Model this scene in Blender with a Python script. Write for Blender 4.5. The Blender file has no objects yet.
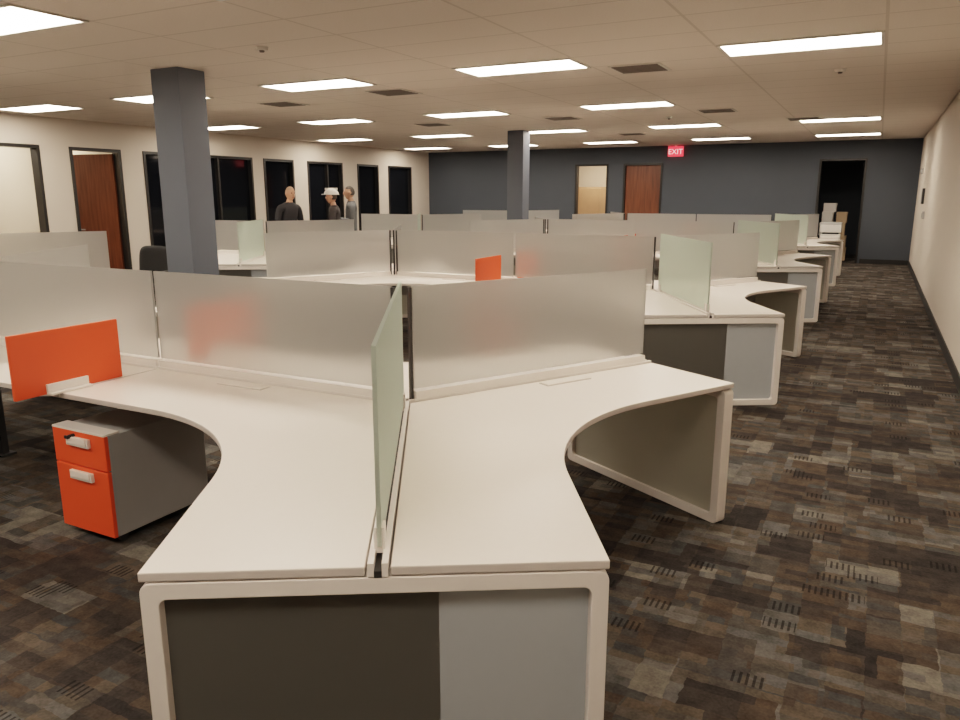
import bpy, bmesh, math, random
from mathutils import Vector, Matrix
random.seed(7)
S=bpy.context.scene
COL=bpy.context.collection
try:
    S.view_settings.view_transform='Filmic'
    S.view_settings.look='Medium High Contrast'
except Exception: pass
S.view_settings.exposure=1.27

# ------------------------------------------------------------------ materials
def mat(name,color,rough=.5,metal=0.,emit=None,es=0.,noise=0.,nscale=20.,spec=.5,bump=0.):
    m=bpy.data.materials.new(name); m.use_nodes=True
    nt=m.node_tree; b=nt.nodes['Principled BSDF']
    b.inputs['Base Color'].default_value=(*color,1); b.inputs['Roughness'].default_value=rough
    b.inputs['Metallic'].default_value=metal
    b.inputs['Specular IOR Level'].default_value=spec
    if emit:
        b.inputs['Emission Color'].default_value=(*emit,1); b.inputs['Emission Strength'].default_value=es
    if noise>0 or bump>0:
        tc=nt.nodes.new('ShaderNodeTexCoord'); n=nt.nodes.new('ShaderNodeTexNoise'); n.inputs['Scale'].default_value=nscale
        n.inputs['Detail'].default_value=4
        nt.links.new(tc.outputs['Object'],n.inputs['Vector'])
        if noise>0:
            mx=nt.nodes.new('ShaderNodeMix'); mx.data_type='RGBA'
            mx.inputs[6].default_value=(*[c*(1-noise) for c in color],1); mx.inputs[7].default_value=(*[min(1,c*(1+noise)) for c in color],1)
            nt.links.new(n.outputs['Fac'],mx.inputs[0]); nt.links.new(mx.outputs[2],b.inputs['Base Color'])
        if bump>0:
            bp=nt.nodes.new('ShaderNodeBump'); bp.inputs['Strength'].default_value=bump; bp.inputs['Distance'].default_value=.002
            nt.links.new(n.outputs['Fac'],bp.inputs['Height']); nt.links.new(bp.outputs[0],b.inputs['Normal'])
    return m

def frosted(name,tint,fac_refr=.5,rough=.4):
    m=bpy.data.materials.new(name); m.use_nodes=True; nt=m.node_tree
    for n in list(nt.nodes):
        if n.type!='OUTPUT_MATERIAL': nt.nodes.remove(n)
    out=[n for n in nt.nodes if n.type=='OUTPUT_MATERIAL'][0]
    df=nt.nodes.new('ShaderNodeBsdfDiffuse'); df.inputs[0].default_value=(*tint,1)
    tr=nt.nodes.new('ShaderNodeBsdfTranslucent'); tr.inputs[0].default_value=(*tint,1)
    rf=nt.nodes.new('ShaderNodeBsdfRefraction'); rf.inputs[0].default_value=(*[min(1,t*1.3) for t in tint],1); rf.inputs['Roughness'].default_value=rough; rf.inputs['IOR'].default_value=1.3
    gl=nt.nodes.new('ShaderNodeBsdfGlossy'); gl.inputs['Roughness'].default_value=.3
    m1=nt.nodes.new('ShaderNodeMixShader'); m1.inputs[0].default_value=.45
    nt.links.new(df.outputs[0],m1.inputs[1]); nt.links.new(tr.outputs[0],m1.inputs[2])
    m2=nt.nodes.new('ShaderNodeMixShader'); m2.inputs[0].default_value=fac_refr
    nt.links.new(m1.outputs[0],m2.inputs[1]); nt.links.new(rf.outputs[0],m2.inputs[2])
    m3=nt.nodes.new('ShaderNodeMixShader'); m3.inputs[0].default_value=.04
    nt.links.new(m2.outputs[0],m3.inputs[1]); nt.links.new(gl.outputs[0],m3.inputs[2])
    nt.links.new(m3.outputs[0],out.inputs[0])
    return m

M={}
M['white']=mat('white_laminate',(.86,.77,.70),.33,noise=.02,nscale=40)
M['whitem']=mat('white_powdercoat',(.80,.74,.69),.4,noise=.02,nscale=60)
M['edge']=mat('worktop_edge',(.60,.54,.50),.5)
M['grey']=mat('grey_steel',(.38,.375,.37),.45,noise=.03)
M['dark']=mat('dark_metal',(.03,.03,.03),.5)
M['orange']=mat('orange_laminate',(.86,.105,.035),.45,noise=.03,nscale=8)
M['screen']=frosted('frosted_glass_screen',(.625,.62,.605),.66,.34)
M['glass']=frosted('frosted_glass_green',(.70,.755,.70),.60,.28)
M['inf_dark']=frosted('smoked_infill',(.29,.29,.27),.45,.4)
M['inf_mid']=frosted('frosted_infill',(.52,.51,.46),.3,.35)
M['inf_light']=mat('pale_infill',(.40,.43,.45),.35,noise=.03)
M['wallcream']=mat('wall_paint_cream',(.60,.53,.46),.8,noise=.02,nscale=2,bump=.1)
M['walldark']=mat('wall_paint_slate',(.062,.074,.092),.7,noise=.05,nscale=3)
M['column']=mat('column_paint_slate',(.105,.122,.15),.6,noise=.04,nscale=5)
M['base']=mat('black_rubber_base',(.02,.02,.02),.6)
M['frame']=mat('black_aluminium_frame',(.015,.014,.013),.4)
M['panel']=mat('fluorescent_panel',(1,1,1),.5,emit=(1,.86,.71),es=10)
M['vent']=mat('vent_grille',(.14,.125,.11),.6)
M['tbar']=mat('ceiling_white_metal',(.6,.57,.52),.5)
M['darkglass']=mat('dark_window_glass',(.006,.007,.010),.06,spec=.35)
M['lit']=mat('room_light',(1,1,1),.5,emit=(1,.86,.66),es=14)

def wood():
    m=bpy.data.materials.new('cherry_wood'); m.use_nodes=True; nt=m.node_tree; b=nt.nodes['Principled BSDF']
    tc=nt.nodes.new('ShaderNodeTexCoord'); mp=nt.nodes.new('ShaderNodeMapping'); mp.inputs['Scale'].default_value=(14,14,1.2)
    n=nt.nodes.new('ShaderNodeTexNoise'); n.inputs['Scale'].default_value=1.5; n.inputs['Detail'].default_value=6
    cr=nt.nodes.new('ShaderNodeValToRGB'); cr.color_ramp.elements[0].color=(.10,.028,.010,1); cr.color_ramp.elements[1].color=(.19,.062,.026,1)
    cr.color_ramp.elements[0].position=.3; cr.color_ramp.elements[1].position=.7
    nt.links.new(tc.outputs['Object'],mp.inputs[0]); nt.links.new(mp.outputs[0],n.inputs[0]); nt.links.new(n.outputs['Fac'],cr.inputs[0]); nt.links.new(cr.outputs[0],b.inputs['Base Color'])
    b.inputs['Roughness'].default_value=.4
    return m
M['wood']=wood()

def carpet():
    m=bpy.data.materials.new('carpet_tile'); m.use_nodes=True; nt=m.node_tree; b=nt.nodes['Principled BSDF']
    N=nt.nodes.new; L=nt.links.new
    tc=N('ShaderNodeTexCoord')
    nw=N('ShaderNodeTexNoise'); nw.inputs['Scale'].default_value=18; nw.inputs['Detail'].default_value=3; L(tc.outputs['Object'],nw.inputs['Vector'])
    vs=N('ShaderNodeVectorMath'); vs.operation='SUBTRACT'; L(nw.outputs['Color'],vs.inputs[0]); vs.inputs[1].default_value=(.5,.5,.5)
    vk=N('ShaderNodeVectorMath'); vk.operation='SCALE'; L(vs.outputs[0],vk.inputs[0]); vk.inputs['Scale'].default_value=.028
    va=N('ShaderNodeVectorMath'); va.operation='ADD'; L(tc.outputs['Object'],va.inputs[0]); L(vk.outputs[0],va.inputs[1])
    sx=N('ShaderNodeSeparateXYZ'); L(va.outputs[0],sx.inputs[0])
    s0=N('ShaderNodeSeparateXYZ'); L(tc.outputs['Object'],s0.inputs[0])
    def mth(op,a,bb=None):
        n=N('ShaderNodeMath'); n.operation=op
        for i,v in enumerate((a,bb)):
            if v is None: continue
            if isinstance(v,(int,float)): n.inputs[i].default_value=v
            else: L(v,n.inputs[i])
        return n.outputs[0]
    def wn(a,bb,seed):
        c=N('ShaderNodeCombineXYZ'); L(a,c.inputs[0]); L(bb,c.inputs[1]); c.inputs[2].default_value=seed
        w=N('ShaderNodeTexWhiteNoise'); w.noise_dimensions='3D'; L(c.outputs[0],w.inputs['Vector']); return w.outputs['Value']
    def cells(cx,cy,w,h,seed):
        r=mth('FLOOR',mth('DIVIDE',cy,h))
        cc=N('ShaderNodeCombineXYZ'); L(r,cc.inputs[0]); cc.inputs[1].default_value=seed
        wr=N('ShaderNodeTexWhiteNoise'); L(cc.outputs[0],wr.inputs['Vector'])
        off=mth('MULTIPLY',wr.outputs['Value'],5.)
        c=mth('FLOOR',mth('ADD',mth('DIVIDE',cx,w),off))
        return wn(c,r,seed)
    X=sx.outputs[0];Y=sx.outputs[1]
    a=cells(X,Y,.30,.15,1.3); c=cells(X,Y,.20,.05,5.1); e=cells(Y,X,.25,.12,8.7); big=cells(X,Y,.61,.61,3.3)
    mixv=mth('ADD',mth('MULTIPLY',a,.42),mth('ADD',mth('MULTIPLY',c,.17),mth('ADD',mth('MULTIPLY',e,.31),mth('MULTIPLY',big,.10))))
    cr=N('ShaderNodeValToRGB'); cr.color_ramp.interpolation='LINEAR'
    els=cr.color_ramp.elements
    els[0].position=.22; els[0].color=(.029,.026,.025,1); els[1].position=.82; els[1].color=(.150,.136,.115,1)
    for p,col in ((.36,(.045,.039,.035,1)),(.46,(.072,.054,.040,1)),(.54,(.052,.054,.055,1)),(.62,(.092,.074,.056,1)),(.70,(.086,.087,.084,1))):
        q=els.new(p); q.color=col
    L(mixv,cr.inputs[0])
    sel=mth('GREATER_THAN',cells(s0.outputs[0],s0.outputs[1],.12,.07,11.2),.94)
    st=mth('GREATER_THAN',mth('FRACT',mth('MULTIPLY',s0.outputs[0],42.)),.6)
    dash=mth('MULTIPLY',sel,st)
    mx=N('ShaderNodeMix'); mx.data_type='RGBA'; L(mth('MULTIPLY',dash,.7),mx.inputs[0]); L(cr.outputs[0],mx.inputs[6]); mx.inputs[7].default_value=(.010,.009,.009,1)
    nz=N('ShaderNodeTexNoise'); nz.inputs['Scale'].default_value=90; L(tc.outputs['Object'],nz.inputs['Vector'])
    n2=N('ShaderNodeTexNoise'); n2.inputs['Scale'].default_value=16; n2.inputs['Detail'].default_value=6; L(tc.outputs['Object'],n2.inputs['Vector'])
    k=mth('ADD',mth('MULTIPLY',nz.outputs['Fac'],.8),mth('MULTIPLY',n2.outputs['Fac'],1.25))
    vm=N('ShaderNodeVectorMath'); vm.operation='SCALE'; L(mx.outputs[2],vm.inputs[0]); L(k,vm.inputs['Scale'])
    L(vm.outputs[0],b.inputs['Base Color']); b.inputs['Roughness'].default_value=.95; b.inputs['Specular IOR Level'].default_value=.15
    bp=N('ShaderNodeBump'); bp.inputs['Strength'].default_value=.4; bp.inputs['Distance'].default_value=.004; L(nz.outputs['Fac'],bp.inputs['Height']); L(bp.outputs[0],b.inputs['Normal'])
    return m
M['carpet']=carpet()

TX0,TW=-.08,1.35; TY0,TH=7.25,.632
def ceilmat():
    m=bpy.data.materials.new('ceiling_tile'); m.use_nodes=True; nt=m.node_tree; b=nt.nodes['Principled BSDF']
    N=nt.nodes.new; L=nt.links.new
    tc=N('ShaderNodeTexCoord'); sx=N('ShaderNodeSeparateXYZ'); L(tc.outputs['Object'],sx.inputs[0])
    def mth(op,a,bb=None):
        n=N('ShaderNodeMath'); n.operation=op
        for i,v in enumerate((a,bb)):
            if v is None: continue
            if isinstance(v,(int,float)): n.inputs[i].default_value=v
            else: L(v,n.inputs[i])
        return n.outputs[0]
    fx=mth('FRACT',mth('DIVIDE',mth('SUBTRACT',sx.outputs[0],TX0-.012),TW)); fy=mth('FRACT',mth('DIVIDE',mth('SUBTRACT',sx.outputs[1],TY0-.012),TH))
    l=mth('MAXIMUM',mth('LESS_THAN',fx,.024/TW),mth('LESS_THAN',fy,.024/TH))
    nz=N('ShaderNodeTexNoise'); nz.inputs['Scale'].default_value=60; nz.inputs['Detail'].default_value=5; L(tc.outputs['Object'],nz.inputs['Vector'])
    mt=N('ShaderNodeMix'); mt.data_type='RGBA'; mt.inputs[6].default_value=(.64,.57,.51,1); mt.inputs[7].default_value=(.74,.67,.60,1); L(nz.outputs['Fac'],mt.inputs[0])
    mx=N('ShaderNodeMix'); mx.data_type='RGBA'; L(l,mx.inputs[0]); L(mt.outputs[2],mx.inputs[6]); mx.inputs[7].default_value=(.56,.50,.44,1)
    L(mx.outputs[2],b.inputs['Base Color']); b.inputs['Roughness'].default_value=.9
    return m
M['ceil']=ceilmat()

# ------------------------------------------------------------------ mesh builder
class MB:
    def __init__(s): s.bm=bmesh.new(); s.mats=[]
    def mi(s,k):
        if k not in s.mats: s.mats.append(k)
        return s.mats.index(k)
    def box(s,x0,x1,y0,y1,z0,z1,k,T=None):
        vs=[Vector((x,y,z)) for z in (z0,z1) for x,y in ((x0,y0),(x1,y0),(x1,y1),(x0,y1))]
        if T: vs=[T@v for v in vs]
        v=[s.bm.verts.new(p) for p in vs]; i=s.mi(k)
        for f in ((3,2,1,0),(4,5,6,7),(0,1,5,4),(1,2,6,5),(2,3,7,6),(3,0,4,7)):
            fc=s.bm.faces.new([v[a] for a in f]); fc.material_index=i
    def prism(s,pts,z0,z1,k,T=None,kside=None):
        a=[Vector((p[0],p[1],z0)) for p in pts]; b=[Vector((p[0],p[1],z1)) for p in pts]
        if T: a=[T@p for p in a]; b=[T@p for p in b]
        a=[s.bm.verts.new(p) for p in a]; b=[s.bm.verts.new(p) for p in b]; i=s.mi(k); j=s.mi(kside or k)
        n=len(a)
        f=s.bm.faces.new(a[::-1]); f.material_index=i
        f=s.bm.faces.new(b); f.material_index=i
        for q in range(n):
            f=s.bm.faces.new((a[q],a[(q+1)%n],b[(q+1)%n],b[q])); f.material_index=j
    def ring(s,w0,w1,h0,h1,t,ro,ri,d0,d1,k,T):
        def rr(a0,a1,b0,b1,r,n=6):
            o=[]
            for cx,cy,st in ((a1-r,b1-r,0),(a0+r,b1-r,90),(a0+r,b0+r,180),(a1-r,b0+r,270)):
                for q in range(n+1):
                    an=math.radians(st+90*q/n); o.append((cx+r*math.cos(an),cy+r*math.sin(an)))
            return o
        O=rr(w0,w1,h0,h1,ro); I=rr(w0+t,w1-t,h0+t,h1-t,ri); n=len(O); i=s.mi(k)
        V=[[s.bm.verts.new(T@Vector((x,p[0],p[1]))) for p in L] for x in (d0,d1) for L in (O,I)]
        o0,i0,o1,i1=V
        for q in range(n):
            r=(q+1)%n
            for fv in ((o0[q],o0[r],o1[r],o1[q]),(i0[r],i0[q],i1[q],i1[r]),(o1[q],o1[r],i1[r],i1[q]),(o0[r],o0[q],i0[q],i0[r])):
                f=s.bm.faces.new(fv); f.material_index=i
    def cyl(s,p0,p1,r0,r1,k,n=16):
        p0=Vector(p0);p1=Vector(p1); ax=(p1-p0).normalized(); u=ax.orthogonal().normalized(); w=ax.cross(u)
        a=[s.bm.verts.new(p0+r0*(math.cos(2*math.pi*q/n)*u+math.sin(2*math.pi*q/n)*w)) for q in range(n)]
        b=[s.bm.verts.new(p1+r1*(math.cos(2*math.pi*q/n)*u+math.sin(2*math.pi*q/n)*w)) for q in range(n)]
        i=s.mi(k)
        for q in range(n):
            f=s.bm.faces.new((a[q],a[(q+1)%n],b[(q+1)%n],b[q])); f.material_index=i
        f=s.bm.faces.new(a[::-1]); f.material_index=i
        f=s.bm.faces.new(b); f.material_index=i
    def obj(s,name,parent=None,bevel=0.,loc=None,smooth=False):
        bmesh.ops.recalc_face_normals(s.bm,faces=s.bm.faces[:])
        me=bpy.data.meshes.new(name); s.bm.to_mesh(me); s.bm.free()
        for k in s.mats: me.materials.append(M[k])
        if smooth:
            for p in me.polygons: p.use_smooth=True
        o=bpy.data.objects.new(name,me); COL.objects.link(o)
        if parent: o.parent=parent
        if loc: o.location=loc
        if bevel>0:
            b=o.modifiers.new('bevel','BEVEL'); b.width=bevel; b.segments=2; b.limit_method='ANGLE'; b.angle_limit=math.radians(50)
        return o
def empty(name,loc=(0,0,0),rot=0.):
    e=bpy.data.objects.new(name,None); e.empty_display_size=.2; e.location=loc; e.rotation_euler=(0,0,rot); COL.objects.link(e); return e

# ------------------------------------------------------------------ room shell
CH=2.95; XL,XR=-12.7,.78; YB=20.9; YF=-4.0
b=MB(); b.box(-17,XR+.2,YF-.2,25,-.1,0,'carpet'); b.obj('floor')
b=MB(); b.box(-17,XR+.2,YF-.2,25,CH,CH+.1,'ceil'); b.obj('ceiling')
b=MB(); b.box(XR,XR+.2,YF,YB+4,0,CH,'wallcream'); b.obj('wall_right')
b=MB(); b.box(-17,XR,YF-.2,YF,0,CH,'wallcream'); b.obj('wall_front')
b=MB(); b.box(XR-.015,XR,YF,YB,0,.11,'base'); b.obj('baseboard_right')
LO=[(4.6,8.23,.0,2.48),(8.77,9.8,0,2.48),(10.29,13.2,0,2.48),(13.56,14.58,0,2.48),(15.09,16.49,0,2.48),(17.15,18.13,0,2.48),(18.63,19.86,0,2.48)]
b=MB(); y=YF
for (a,c,z0,z1) in LO:
    b.box(XL-.15,XL,y,a,0,CH,'wallcream'); b.box(XL-.15,XL,a,c,z1,CH,'wallcream'); y=c
b.box(XL-.15,XL,y,YB+.1,0,CH,'wallcream'); b.obj('wall_left')
b=MB(); y=YF
for (a,c,z0,z1) in LO:
    b.box(XL,XL+.015,y,a-.06,0,.11,'base'); y=c+.06
b.box(XL,XL+.015,y,YB,0,.11,'base'); b.obj('baseboard_left')
BO=[(-7.8,-6.82,2.5),(-6.38,-5.29,2.5),(-1.4,-.34,2.52)]
b=MB(); x=XL-.15
for a,c,z1 in BO:
    b.box(x,a,YB,YB+.15,0,CH,'walldark'); b.box(a,c,YB,YB+.15,z1,CH,'walldark'); x=c
b.box(x,XR,YB,YB+.15,0,CH,'walldark'); b.obj('wall_back')
b=MB(); x=XL
for a,c,z1 in BO:
    b.box(x,a-.05,YB-.015,YB,0,.11,'base'); x=c+.05
b.box(x,XR,YB-.015,YB,0,.11,'base'); b.obj('baseboard_back')

def frameY(name,y0,y1,z1,mull=(),pane=None,k='frame'):
    e=empty(name,(XL,(y0+y1)/2,0)); w=(y1-y0)/2
    b=MB(); t=.055
    b.box(-.16,.02,-w,-w+t,0,z1,k); b.box(-.16,.02,w-t,w,0,z1,k); b.box(-.16,.02,-w+t,w-t,z1-t,z1,k); b.box(-.155,.01,-w+t,w-t,0,.09,k)
    for m in mull: b.box(-.12,.0,m-.025,m+.025,.09,z1-t,k)
    b.obj('frame',e)
    if pane:
        b=MB(); b.box(-.10,-.085,-w+t,w-t,.09,z1-t,pane); b.obj('pane',e)
    return e
frameY('window_1',4.6,8.23,2.48,(-.6,.6))
frameY('window_2',10.29,13.2,2.48,(-.45,.45),'darkglass')
frameY('window_3',13.56,14.58,2.48,(),'darkglass')
frameY('window_4',15.09,16.49,2.48,(0.1,),'darkglass')
frameY('window_5',17.15,18.13,2.48,(),'darkglass')
frameY('window_6',18.63,19.86,2.48,(),'darkglass')
e=frameY('door_1',8.77,9.8,2.48)
b=MB(); b.box(-.95,0,-.0,.045,0.01,2.40,'wood'); b.cyl((-.85,-.05,1.0),(-.72,-.05,1.0),.012,.012,'grey'); b.cyl((-.85,-.05,1.0),(-.85,.0,1.0),.012,.012,'grey')
o=b.obj('leaf',e); o.location=(-.12,.42,0); o.rotation_euler=(0,0,math.radians(14))
b=MB(); b.box(-16.6,-16.5,4.0,10.1,0,CH,'wallcream'); b.obj('wall_office_back')
b=MB(); b.box(-16.5,XL-.15,8.45,8.53,0,CH,'wallcream'); b.obj('wall_office_partition')
b=MB(); b.box(-16.5,XL-.15,10.0,10.08,0,CH,'wallcream'); b.obj('wall_office_side')
b=MB(); b.box(-16.5,XL-.15,4.0,4.08,0,CH,'wallcream'); b.obj('wall_office_front')
for (x,y) in ((-14.6,6.4),(-14.2,7.6),(-14.8,9.3)):
    b=MB(); b.box(-.5,.5,-.25,.25,-.02,0,'lit'); b.obj('office_ceiling_light',loc=(x,y,CH))
b=MB(); b.box(-9,-3.5,23.6,23.7,0,CH,'wallcream'); b.box(-9,-8.9,YB+.15,23.6,0,CH,'wallcream'); b.box(-6.6,-6.5,YB+.15,23.6,0,CH,'wallcream'); b.obj('wall_backroom')
b=MB(); b.box(-.5,.5,-.25,.25,-.02,0,'lit'); b.obj('office_ceiling_light',loc=(-7.6,22.2,CH))
b=MB(); b.box(-3.4,XR,23.9,24.0,0,CH,'walldark'); b.box(-3.5,-3.4,YB+.15,24,0,CH,'walldark'); b.obj('wall_storage')
def frameX(name,x0,x1,z1,fr='frame'):
    e=empty(name,((x0+x1)/2,YB,0)); w=(x1-x0)/2; t=.05; b=MB()
    b.box(-w,-w+t,-.02,.17,0,z1,fr); b.box(w-t,w,-.02,.17,0,z1,fr); b.box(-w+t,w-t,-.02,.17,z1-t,z1,fr); b.obj('frame',e); return e
e=frameX('door_2',-7.8,-6.82,2.5)
M['blond']=mat('blond_wood',(.46,.29,.18),.5,noise=.1,nscale=6)
e=frameX('door_3',-6.38,-5.29,2.5)
b=MB(); b.box(-.49,.49,.06,.105,.01,2.45,'wood'); b.cyl((.40,.0,1.0),(.40,.06,1.0),.012,.012,'grey'); b.cyl((.40,.0,1.0),(.28,.0,1.0),.012,.012,'grey'); b.obj('leaf',e,.003)
frameX('door_4',-1.4,-.34,2.52)
e=empty('storage_cabinet',(-7.75,23.3,0)); b=MB(); b.box(-.9,.9,-.25,.25,.05,1.9,'blond'); b.box(-.88,-.01,-.27,-.25,.08,1.86,'blond'); b.box(.01,.88,-.27,-.25,.08,1.86,'blond'); b.box(-.8,.8,-.2,.2,0,.05,'dark'); b.obj('body',e,.004)
M['card']=mat('cardboard',(.45,.33,.22),.8,noise=.08,nscale=8); M['paper']=mat('white_enamel',(.70,.67,.63),.5)
# stack of cartons just inside the dark doorway
e=empty('carton_stack',(-1.0,21.75,0))
lay=[(0,.33,((-.30,.24),(.06,.30),(.0,0))),(.33,.30,((-.28,.28),(.08,.26))),(.63,.32,((-.31,.30),(.05,.24))),(.95,.28,((-.27,.26),(.07,.25))),(1.23,.22,((-.25,.30),))]
b=MB()
for z,h,row in lay:
    for j,(x,w) in enumerate(row):
        if w<=0: continue
        k='card' if (int(z*10)+j)%3 else 'paper'
        b.box(x,x+w,-.2,.16,z+.002,z+h-.004,k); b.box(x-.004,x+w+.004,-.204,.164,z+h-.06,z+h-.002,k)
b.obj('cartons',e,.003)
e=empty('copier',(-.98,20.58,0)); b=MB()
b.box(-.22,.22,-.22,.22,.06,.72,'paper'); b.box(-.235,.235,-.235,.235,.76,.94,'paper'); b.box(-.18,.18,-.18,.18,.72,.76,'dark'); b.box(-.235,.235,-.17,.235,.945,1.0,'grey')
for z in (.1,.3,.5): b.box(-.21,.21,-.232,-.22,z,z+.17,'whitem')
b.box(-.16,.16,-.16,.16,0,.06,'dark'); b.obj('body',e,.008)

# ------------------------------------------------------------------ columns
for y,hw_,dp in ((5.85,.205,.36),(14.6,.18,.33)):
    b=MB(); b.box(-hw_,hw_,0,dp,0,CH,'column'); b.box(-hw_-.015,hw_+.015,-.015,dp+.015,0,.1,'base'); b.obj('square_column',loc=(-6.78,y,0),bevel=.006)

# ------------------------------------------------------------------ ceiling lights, vents
for r in range(-1,5):
    for c in range(0,5):
        if r==2 and c==0: continue
        y0=TY0+(r-1)*6*TH; x1=TX0-c*2*TW; x0=x1-TW
        e=empty('ceiling_light_panel',((x0+x1)/2,y0+TH/2,CH))
        w=TW/2;h=TH/2
        b=MB(); b.box(-w+.035,w-.035,-h+.035,h-.035,-.006,-.002,'panel'); b.obj('diffuser',e)
        b=MB(); b.box(-w+.012,w-.012,-h+.012,-h+.04,-.012,0,'tbar'); b.box(-w+.012,w-.012,h-.04,h-.012,-.012,0,'tbar'); b.box(-w+.012,-w+.04,-h+.04,h-.04,-.012,0,'tbar'); b.box(w-.04,w-.012,-h+.04,h-.04,-.012,0,'tbar'); b.obj('trim_ring',e)
def vent(x,y):
    b=MB(); w=.27
    b.box(-w,w,-.26,.26,-.008,0,'tbar')
    for q in range(6):
        s=-.23+q*.077; b.box(-w+.03,w-.03,s,s+.048,-.014,-.008,'vent')
    b.obj('air_vent',loc=(x,y,CH))
for x,y in ((-2.36,8.17),(-5.70,8.55),(-7.85,8.87),(-2.4,12.7),(-1.3,14.7),(-5.0,12.7),(-7.6,12.7),(-4.9,16.6)): vent(x,y)
for x,y in ((-5.06,5.47),(-.5,9.2),(-3.3,13.3)):
    b=MB(); b.cyl((0,0,0),(0,0,-.03),.06,.05,'tbar',24); b.cyl((0,0,-.03),(0,0,-.045),.025,.02,'vent',12); b.obj('smoke_detector',loc=(x,y,CH))

M['red']=mat('exit_red',(.6,.02,.03),.4,emit=(1,.06,.08),es=.6)
M['exitw']=mat('exit_letters',(.9,.8,.8),.4,emit=(1,.6,.6),es=.4)
e=empty('exit_sign',(-4.95,YB-.06,2.66))
b=MB(); b.box(-.2,.2,-.03,.03,0,.26,'red'); b.box(-.03,.03,-.02,.02,.26,.29,'tbar'); b.obj('housing',e,.006)
cu=bpy.data.curves.new('letters','FONT'); cu.body='EXIT'; cu.size=.19; cu.extrude=.003; cu.align_x='CENTER'; cu.materials.append(M['exitw'])
o=bpy.data.objects.new('letters',cu); COL.objects.link(o); o.parent=e; o.location=(0,-.034,.06); o.rotation_euler=(math.pi/2,0,0)

for nm,y,z,w,h in (('fire_alarm_pull',17.5,1.63,.32,.30),('light_switch',16.6,1.28,.10,.14),('thermostat',19.2,2.15,.14,.12)):
    b=MB(); b.box(-.04,0,-w/2,w/2,-h/2,h/2,'dark' if nm[0]=='f' else 'grey'); b.box(-.05,-.04,-w/2+.03,w/2-.03,-h/2+.03,h/2-.03,'grey'); b.obj(nm,loc=(XR,y,z),bevel=.004)

# ------------------------------------------------------------------ workstations
Dp=.59; L=1.54; G=.032; ZT=.74
def d2(a): return Vector((math.cos(math.radians(a)),math.sin(math.radians(a)),0))
def worktop(b,hub,bis,R=1.0):
    a1=d2(bis-60); a2=d2(bis+60); bb=d2(bis); n1=Vector((-a1.y,a1.x,0)); n2=Vector((a2.y,-a2.x,0))
    pts=[bb*(G/math.sin(math.radians(60))), a1*(L-.005)+n1*G, a1*(L-.005)+n1*Dp]
    c=bb*(Dp/math.sin(math.radians(60))+R*1.1547)
    for q in range(25):
        an=math.radians(bis+180+30-60*q/24.)
        pts.append(c+R*Vector((math.cos(an),math.sin(an),0)))
    if (pts[3]-pts[2]).length>(pts[-1]-pts[2]).length: pts[3:]=pts[3:][::-1]
    pts+= [a2*(L-.005)+n2*Dp, a2*(L-.005)+n2*G]
    T=Matrix.Translation(hub)
    b.prism([(p.x,p.y) for p in pts],ZT-.026,ZT,'white',T,'edge')
def armT(hub,a): return Matrix.Translation(hub)@Matrix.Rotation(math.radians(a),4,'Z')
def pod(name,loc,hubs,rot=0.):
    root=empty(name,loc,rot)
    wt=MB(); rails=MB(); fr=MB(); sc=MB(); gl=MB(); inf=MB(); hw=MB()
    for hub,arms,ends in hubs:
        hub=Vector(hub)
        for i in range(3):
            bis=arms[i]+60; worktop(wt,hub,bis)
        for a in arms:
            T=armT(hub,a); end=a in ends
            Le=L
            lo_end=Le-.075 if end else Le
            rails.box(.02,Le-.002,-G+.006,-.010,ZT-.026,ZT+.010,'whitem',T); rails.box(.02,Le-.002,.010,G-.006,ZT-.026,ZT+.010,'whitem',T)
            rails.box(.02,lo_end,-G+.006,G-.006,ZT-.09,ZT-.028,'whitem',T)
            rails.box(.02,Le-.004,-.010,.010,ZT-.03,ZT-.012,'dark',T)
            rails.box(.05,lo_end,-.03,.03,ZT-.22,ZT-.10,'grey',T)
            front = a==300
            tgt=gl if front else sc
            s0=.055; s1=(Le-.075 if front else Le-.05) if end else Le-.012
            zb=ZT+.02 if front else ZT+.055
            tgt.box(s0,s1,-.006,.006,zb,1.29 if front else 1.26,'glass' if front else 'screen',T)
            if not front: rails.box(s0,s1,-.022,.022,ZT+.010,ZT+.045,'whitem',T)
            for s in ((s0+.06,s1-.03) if front else ()):
                hw.box(s-.025,s+.025,-.014,.014,ZT+.0,ZT+.07,'whitem',T)
            if not front: hw.box(.035,.048,-.010,.010,ZT+.0,1.255,'dark',T)
            for sgn in (1,-1):
                if front: continue
                y0=.10*sgn
                hw.box(.72,1.0,y0-.035,y0+.035,ZT,ZT+.003,'edge',T); hw.box(.725,.995,y0-.030,y0+.030,ZT+.003,ZT+.006,'white',T)
            if end:
                fr.ring(-Dp,Dp,0,ZT-.030,.045,.028,.022,Le-.07,Le-.005,'whitem',T)
                lo=-Dp+.045; hi=Dp-.045
                if a==300:
                    inf.box(Le-.05,Le-.042,hi-(hi-lo)*.36,hi,.045,ZT-.078,'inf_light',T); inf.box(Le-.05,Le-.042,lo,hi-(hi-lo)*.36,.045,ZT-.078,'inf_dark',T)
                else:
                    inf.box(Le-.05,Le-.042,lo,hi,.045,ZT-.078,'inf_mid',T)
        rails.box(hub.x-.02,hub.x+.02,hub.y-.02,hub.y+.02,0,ZT-.05,'dark')
        rails.box(hub.x-.05,hub.x+.05,hub.y-.05,hub.y+.05,0,.012,'dark')
    wt.obj('worktops',root,.004); rails.obj('spine_rails',root); fr.obj('loop_legs',root,.003); sc.obj('frosted_screens',root)
    gl.obj('glass_dividers',root); inf.obj('end_infill_panels',root); hw.obj('clamps_and_grommets',root)
    return root
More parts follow.
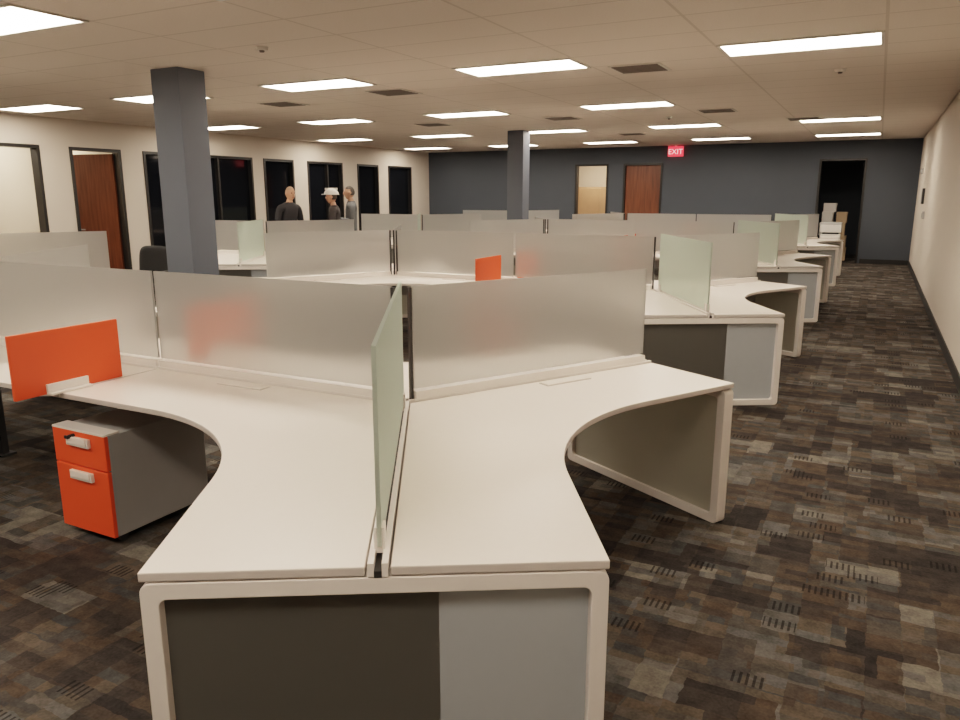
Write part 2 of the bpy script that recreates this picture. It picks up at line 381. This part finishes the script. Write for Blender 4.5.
def orange_panel(x,y0,y1):
    e=empty('orange_divider_panel',(x,(y0+y1)/2,0)); w=(y1-y0)/2
    b=MB(); b.box(-.009,.009,-w,w,ZT+.002,1.04,'orange'); b.obj('panel',e,.003)
    b=MB(); b.box(.009,.05,-.13,.08,ZT+.001,ZT+.012,'whitem'); b.box(.009,.022,-.13,.08,ZT+.012,ZT+.05,'whitem'); b.box(-.05,-.009,-.13,.08,ZT+.001,ZT+.012,'whitem'); b.box(-.022,-.009,-.13,.08,ZT+.012,ZT+.05,'whitem'); b.obj('bracket',e,.002)
def pedestal(x,y,rot=0.):
    e=empty('drawer_pedestal',(x,y,0),rot)
    b=MB(); b.box(-.19,.19,0,.56,.045,.55,'grey'); b.obj('carcass',e,.004)
    b=MB(); b.box(-.19,.19,-.022,-.001,.045,.375,'orange'); b.box(-.19,.19,-.022,-.001,.381,.55,'orange'); b.obj('drawer_fronts',e,.003)
    b=MB()
    for z in (.335,.505):
        b.box(-.07,.09,-.040,-.022,z-.022,z+.022,'whitem'); b.box(-.06,.08,-.046,-.036,z-.010,z+.024,'white')
    b.box(-.19,.19,-.024,.06,.551,.562,'whitem')
    b.obj('pulls',e,.003)
    b=MB(); b.cyl((-.03,-.022,.44+.09),(-.03,-.05,.44+.09),.010,.010,'dark',12); b.box(-.055,-.03,-.055,-.048,.52,.535,'dark')
    for sx in (-.15,.15):
        for sy in (.05,.5): b.cyl((sx-.012,sy,.024),(sx+.012,sy,.024),.024,.024,'dark',16); b.box(sx-.015,sx+.015,sy-.015,sy+.015,.03,.046,'dark')
    b.obj('lock_and_casters',e)
PITCH=4.54
for i in range(4):
    y=2.76+i*PITCH-(.03 if i==0 else 0); hx=-1.845+(.035 if i==0 else 0)
    pod('workstation_cluster',(hx,y,0),[((0,0,0),(60,180,300),(60,300)),((-2*L,0,0),(0,120,240),(120,240))],rot=math.radians(.8) if i==0 else 0)
    xm=hx-L-(.01 if i==0 else .06); ys=y-(.04 if i==0 else 0)
    orange_panel(xm,ys-.77,ys-.22); orange_panel(xm,ys+.22,ys+.75)
    pedestal(xm+.09,ys-.53)
for i in range(4):
    y=4.3+i*PITCH
    pod('workstation_cluster',(-8.35,y,0),[((0,0,0),(60,180,300),(60,180,300))])

# ------------------------------------------------------------------ office chair
M['fabric']=mat('black_mesh_fabric',(.018,.019,.02),.8,noise=.2,nscale=80)
def chair(x,y,rot):
    e=empty('office_chair',(x,y,0),rot)
    b=MB()
    for q in range(5):
        a=math.radians(72*q); p=Vector((math.cos(a)*.30,math.sin(a)*.30,.07)); b.cyl((0,0,.10),p,.028,.018,'dark',10); b.cyl(p+Vector((0,-.02,-.045)),p+Vector((0,.02,-.045)),.027,.027,'dark',12); b.cyl(p,p+Vector((0,0,-.03)),.01,.01,'dark',8)
    b.cyl((0,0,.08),(0,0,.43),.028,.022,'grey',14); b.box(-.1,.1,-.12,.12,.42,.455,'dark')
    for s in (-1,1):
        b.box(s*.27-.015,s*.27+.015,-.03,.03,.44,.66,'dark'); b.box(s*.27-.035,s*.27+.035,-.13,.13,.66,.69,'dark'); b.box(min(0,s*.27),max(0,s*.27),-.03,.03,.43,.45,'dark')
    b.cyl((0,-.18,.44),(0,-.29,.80),.02,.016,'dark',10); b.obj('base',e)
    def slab(nm,w,h,t,rad,bend,T):
        bb=bmesh.new(); n=12; V={}
        for sd in (0,1):
            for i in range(n+1):
                for j in range(n+1):
                    u=-1+2*i/n; v=-1+2*j/n
                    k=(abs(u)**4+abs(v)**4)**(1/4.) if (u or v) else 1; m=max(abs(u),abs(v)); s=m/k if k else 1
                    px=u*s*w; py=v*s*h; edge=1-max(0,(m-.7)/.3)**2*.7
                    pz=(t if sd else -t)*edge+bend*(u*s)**2
                    V[sd,i,j]=bb.verts.new(T@Vector((px,py,pz)))
        for i in range(n):
            for j in range(n):
                bb.faces.new((V[1,i,j],V[1,i+1,j],V[1,i+1,j+1],V[1,i,j+1])); bb.faces.new((V[0,i,j],V[0,i,j+1],V[0,i+1,j+1],V[0,i+1,j]))
        for i in range(n):
            for (a,c) in (((i,0),(i+1,0)),((i+1,n),(i,n)),((0,i+1),(0,i)),((n,i),(n,i+1))):
                bb.faces.new((V[0,a[0],a[1]],V[0,c[0],c[1]],V[1,c[0],c[1]],V[1,a[0],a[1]]))
        bmesh.ops.recalc_face_normals(bb,faces=bb.faces[:])
        me=bpy.data.meshes.new(nm); bb.to_mesh(me); bb.free(); me.materials.append(M['fabric'])
        for p in me.polygons: p.use_smooth=True
        o=bpy.data.objects.new(nm,me); COL.objects.link(o); o.parent=e
    slab('seat',.25,.24,.035,0,.01,Matrix.Translation((0,.02,.49)))
    slab('backrest',.23,.24,.025,0,.05,Matrix.Translation((0,-.27,.76))@Matrix.Rotation(math.radians(98),4,'X'))
chair(-8.35,6.6,math.radians(200)); chair(-14.2,6.9,math.radians(60)); chair(-14.0,5.9,math.radians(120))

# ------------------------------------------------------------------ people
def person(name,x,y,rot,height,top,bottom,skin,hair,hat=None,arms='down',lean=0.,headturn=0.):
    e=empty(name,(x,y,0),rot)   # faces local -Y
    s=height/1.78
    Mt=[mat(name+'_jacket',top,.8,noise=.12,nscale=12),mat(name+'_trousers',bottom,.85,noise=.1,nscale=14),mat(name+'_skin',skin,.55,noise=.05,nscale=15),mat(name+'_shoes',(.02,.018,.016),.5),mat(name+'_hair',hair,.8,noise=.2,nscale=60)]
    V=[];E=[];Rr=[]
    def add(p,r,par=None):
        p=Vector(p)
        if lean and p.z>.96: p.y-=(p.z-.96)*lean
        V.append(p*s); Rr.append((r[0]*s,r[1]*s) if isinstance(r,tuple) else (r*s,r*s))
        if par is not None: E.append((par,len(V)-1))
        return len(V)-1
    pel=add((0,0,.96),(.155,.115)); wa=add((0,-.0,1.10),(.145,.105),pel); ch=add((0,.0,1.30),(.165,.115),wa); up=add((0,.01,1.43),(.12,.085),ch); nk=add((0,.005,1.51),(.055,.055),up); hd=add((0,-.01,1.60),(.05,.05),nk)
    wr=[]
    for sg in (-1,1):
        sh=add((sg*.185,.01,1.42),.066,up)
        if arms=='down': el=add((sg*.235,.03,1.13),.050,sh); w=add((sg*.235,-.06,.89),.032,el); hp=add((sg*.235,-.09,.83),(.034,.020),w)
        elif arms=='crossed': el=add((sg*.23,.0,1.15),.052,sh); w=add((sg*.03,-.20,1.17+sg*.03),.036,el); hp=add((-sg*.05,-.20,1.19+sg*.03),(.036,.022),w)
        else: el=add((sg*.24,-.02,1.14),.050,sh); w=add((sg*.16,-.24,1.10),.034,el); hp=add((sg*.13,-.31,1.11),(.035,.020),w)
        wr.append((w,hp,sg))
        hip=add((sg*.095,0,.90),.098,pel); kn=add((sg*.105,-.015,.50),.066,hip); an=add((sg*.11,.015,.10),.045,kn); he=add((sg*.11,.0,.055),.045,an); toe=add((sg*.125,-.17,.035),(.042,.032),he)
    me=bpy.data.meshes.new('b'); me.from_pydata([tuple(v) for v in V],E,[]); o=bpy.data.objects.new('tmp',me); COL.objects.link(o)
    sk=o.modifiers.new('s','SKIN'); sk.use_smooth_shade=True
    for i,v in enumerate(me.skin_vertices[0].data): v.radius=Rr[i]; v.use_root=(i==0)
    sb=o.modifiers.new('u','SUBSURF'); sb.levels=2; sb.render_levels=2
    dg=bpy.context.evaluated_depsgraph_get(); dg.update()
    m2=bpy.data.meshes.new_from_object(o.evaluated_get(dg)); bpy.data.objects.remove(o)
    m2.name='body'; m2.materials.clear()
    for m in Mt: m2.materials.append(m)
    wp=[V[w] for w,_,_ in wr]; hpp=[V[h] for _,h,_ in wr]
    for p in m2.polygons:
        c=p.center; mi=0
        if c.z<.96*s: mi=1
        if c.z<.09*s: mi=3
        if abs(c.x)>.18*s and c.z>.8*s: mi=0
        for a,h in zip(wp,hpp):
            if (c-h).length<.05*s: mi=2
        if c.z>1.515*s: mi=2
        p.material_index=mi; p.use_smooth=True
    bo=bpy.data.objects.new('body',m2); COL.objects.link(bo); bo.parent=e
    V2=[];E2=[];R2=[]
    def a2(p,r,par=None):
        V2.append(p); R2.append(r*s)
        if par is not None: E2.append((par,len(V2)-1))
        return len(V2)-1
    for (w,h,sg) in wr:
        A=V[w];B=V[h]; dr=(B-A).normalized(); sd=Vector((0,1,0)) if arms=='down' else Vector((0,0,1)); sd=(sd-dr*sd.dot(dr)).normalized(); cu=dr.cross(sd)*sg*(-1)
        for q,ln in enumerate((.075,.085,.08,.062)):
            o0=B+sd*(.024-.016*q)*s; i0=a2(o0,.0095); i1=a2(o0+dr*(ln*.5*s)+dr*.01+cu*.004,.009,i0); a2(o0+dr*(ln*.95*s)+cu*.022*s,.0075,i1)
        o0=(A+B)/2+sd*.02*s; i0=a2(o0,.011); i1=a2(o0+sd*.028*s+dr*.03*s,.010,i0); a2(o0+sd*.034*s+dr*.06*s,.008,i1)
    me=bpy.data.meshes.new('f'); me.from_pydata([tuple(v) for v in V2],E2,[]); o=bpy.data.objects.new('tmp2',me); COL.objects.link(o)
    sk=o.modifiers.new('s','SKIN'); sk.use_smooth_shade=True
    tails={x for _,x in E2}
    for i,v in enumerate(me.skin_vertices[0].data): v.radius=(R2[i],R2[i]); v.use_root=(i not in tails)
    o.modifiers.new('u','SUBSURF').levels=1
    dg=bpy.context.evaluated_depsgraph_get(); dg.update()
    m3=bpy.data.meshes.new_from_object(o.evaluated_get(dg)); bpy.data.objects.remove(o); m3.name='fingers'; m3.materials.clear(); m3.materials.append(Mt[2])
    fo=bpy.data.objects.new('fingers',m3); COL.objects.link(fo); fo.parent=e
    he=bpy.data.objects.new('head',None); COL.objects.link(he); he.parent=e; he.location=(0,(-.02-.66*lean)*s,1.655*s); he.rotation_euler=(0,0,headturn)
    bm=bmesh.new(); bmesh.ops.create_uvsphere(bm,u_segments=32,v_segments=24,radius=1)
    for v in bm.verts:
        x0,y0,z0=v.co; X=x0*.076;Y=y0*.097;Z=z0*.118
        if z0<0: X*=1-.28*(-z0)**1.5; 
        if z0<-.2 and y0>0: Y*=1-.35*min(1,-z0)
        if y0<-.3: Y+=.006
        g=math.exp(-((x0/.16)**2+((z0+.12)/.16)**2)); 
        if y0<0: Y-=g*.024
        for sx in (-1,1):
            g=math.exp(-(((x0-sx*.38)/.17)**2+((z0-.07)/.10)**2))
            if y0<0: Y+=g*.010
        if y0<0:
            Y-=math.exp(-((x0/.5)**2+((z0-.20)/.07)**2))*.004
            Y-=math.exp(-((x0/.28)**2+((z0+.50)/.07)**2))*.007
            Y-=math.exp(-((x0/.3)**2+((z0+.85)/.15)**2))*.014
        v.co=Vector((X,Y,Z))*s
    me=bpy.data.meshes.new('skull'); 
    for f in bm.faces:
        c=f.calc_center_median()/s; f.smooth=True
        isH=(c.z>.06 and c.y>-.06) or (c.y>.02 and c.z>-.04) or c.z>.095
        f.material_index=1 if isH else 0
    bm.to_mesh(me); bm.free(); me.materials.append(Mt[2]); me.materials.append(Mt[4])
    o=bpy.data.objects.new('skull',me); COL.objects.link(o); o.parent=he
    M['_eye']=M.get('_eye') or mat('eye',(.05,.03,.02),.2); M['_lip']=M.get('_lip') or mat('lips',(.35,.12,.10),.5); M['_sk']=Mt[2]
    b=MB()
    for sx in (-1,1):
        b.cyl(Vector((sx*.029,-.080,.010))*s,Vector((sx*.029,-.086,.010))*s,.010*s,.007*s,'_eye',12)
        b.cyl(Vector((sx*.070,.004,-.0))*s,Vector((sx*.086,.014,.002))*s,.028*s,.022*s,'_sk',14)
    b.box(-.024*s,.024*s,-.098*s,-.090*s,-.063*s,-.056*s,'_lip')
    b.obj('face_details',he,smooth=False)
    if hat:
        M['_hat']=mat('hard_hat_shell',hat,.3)
        bm=bmesh.new(); bmesh.ops.create_uvsphere(bm,u_segments=32,v_segments=16,radius=1)
        bmesh.ops.delete(bm,geom=[v for v in bm.verts if v.co.z<-.01],context='VERTS')
        for v in bm.verts: v.co=Vector((v.co.x*.108,v.co.y*.13,v.co.z*.105+.045))*s
        me=bpy.data.meshes.new('shell'); 
        for f in bm.faces: f.smooth=True
        bm.to_mesh(me); bm.free(); me.materials.append(M['_hat']); o=bpy.data.objects.new('shell',me); COL.objects.link(o); o.parent=he
        b=MB(); pts=[(math.cos(t*math.pi/16)*.118*s,(math.sin(t*math.pi/16)*(.14 if t<=16 else .175))*s) for t in range(32)]
        b.prism(pts,.040*s,.052*s,'_hat'); b.box(-.012*s,.012*s,-.11*s,.11*s,.12*s,.158*s,'_hat'); b.obj('brim',he,.002)
    return e
person('man_in_black_jacket',-8.98,10.1,math.radians(75),1.80,(.03,.03,.035),(.03,.03,.04),(.50,.27,.18),(.40,.26,.18),arms='front',lean=.14)
person('man_in_hard_hat',-8.36,10.62,math.radians(-60),1.74,(.04,.035,.035),(.03,.03,.035),(.45,.24,.16),(.05,.04,.03),hat=(.80,.76,.70),arms='front',lean=.06)
person('man_in_grey_jacket',-8.5,11.25,math.radians(-50),1.82,(.12,.125,.13),(.04,.045,.06),(.50,.28,.19),(.06,.05,.04),arms='crossed')

# ------------------------------------------------------------------ world + camera
w=bpy.data.worlds.new('World'); S.world=w; w.use_nodes=True
w.node_tree.nodes['Background'].inputs[0].default_value=(.9,.75,.6,1); w.node_tree.nodes['Background'].inputs[1].default_value=.02
cd=bpy.data.cameras.new('cam'); co=bpy.data.objects.new('camera',cd); COL.objects.link(co)
cd.sensor_width=36; cd.lens=750/960*36; cd.clip_end=100
co.location=(0,0,1.65); co.rotation_euler=(math.radians(90-12.4),0,math.radians(27.5)); S.camera=co
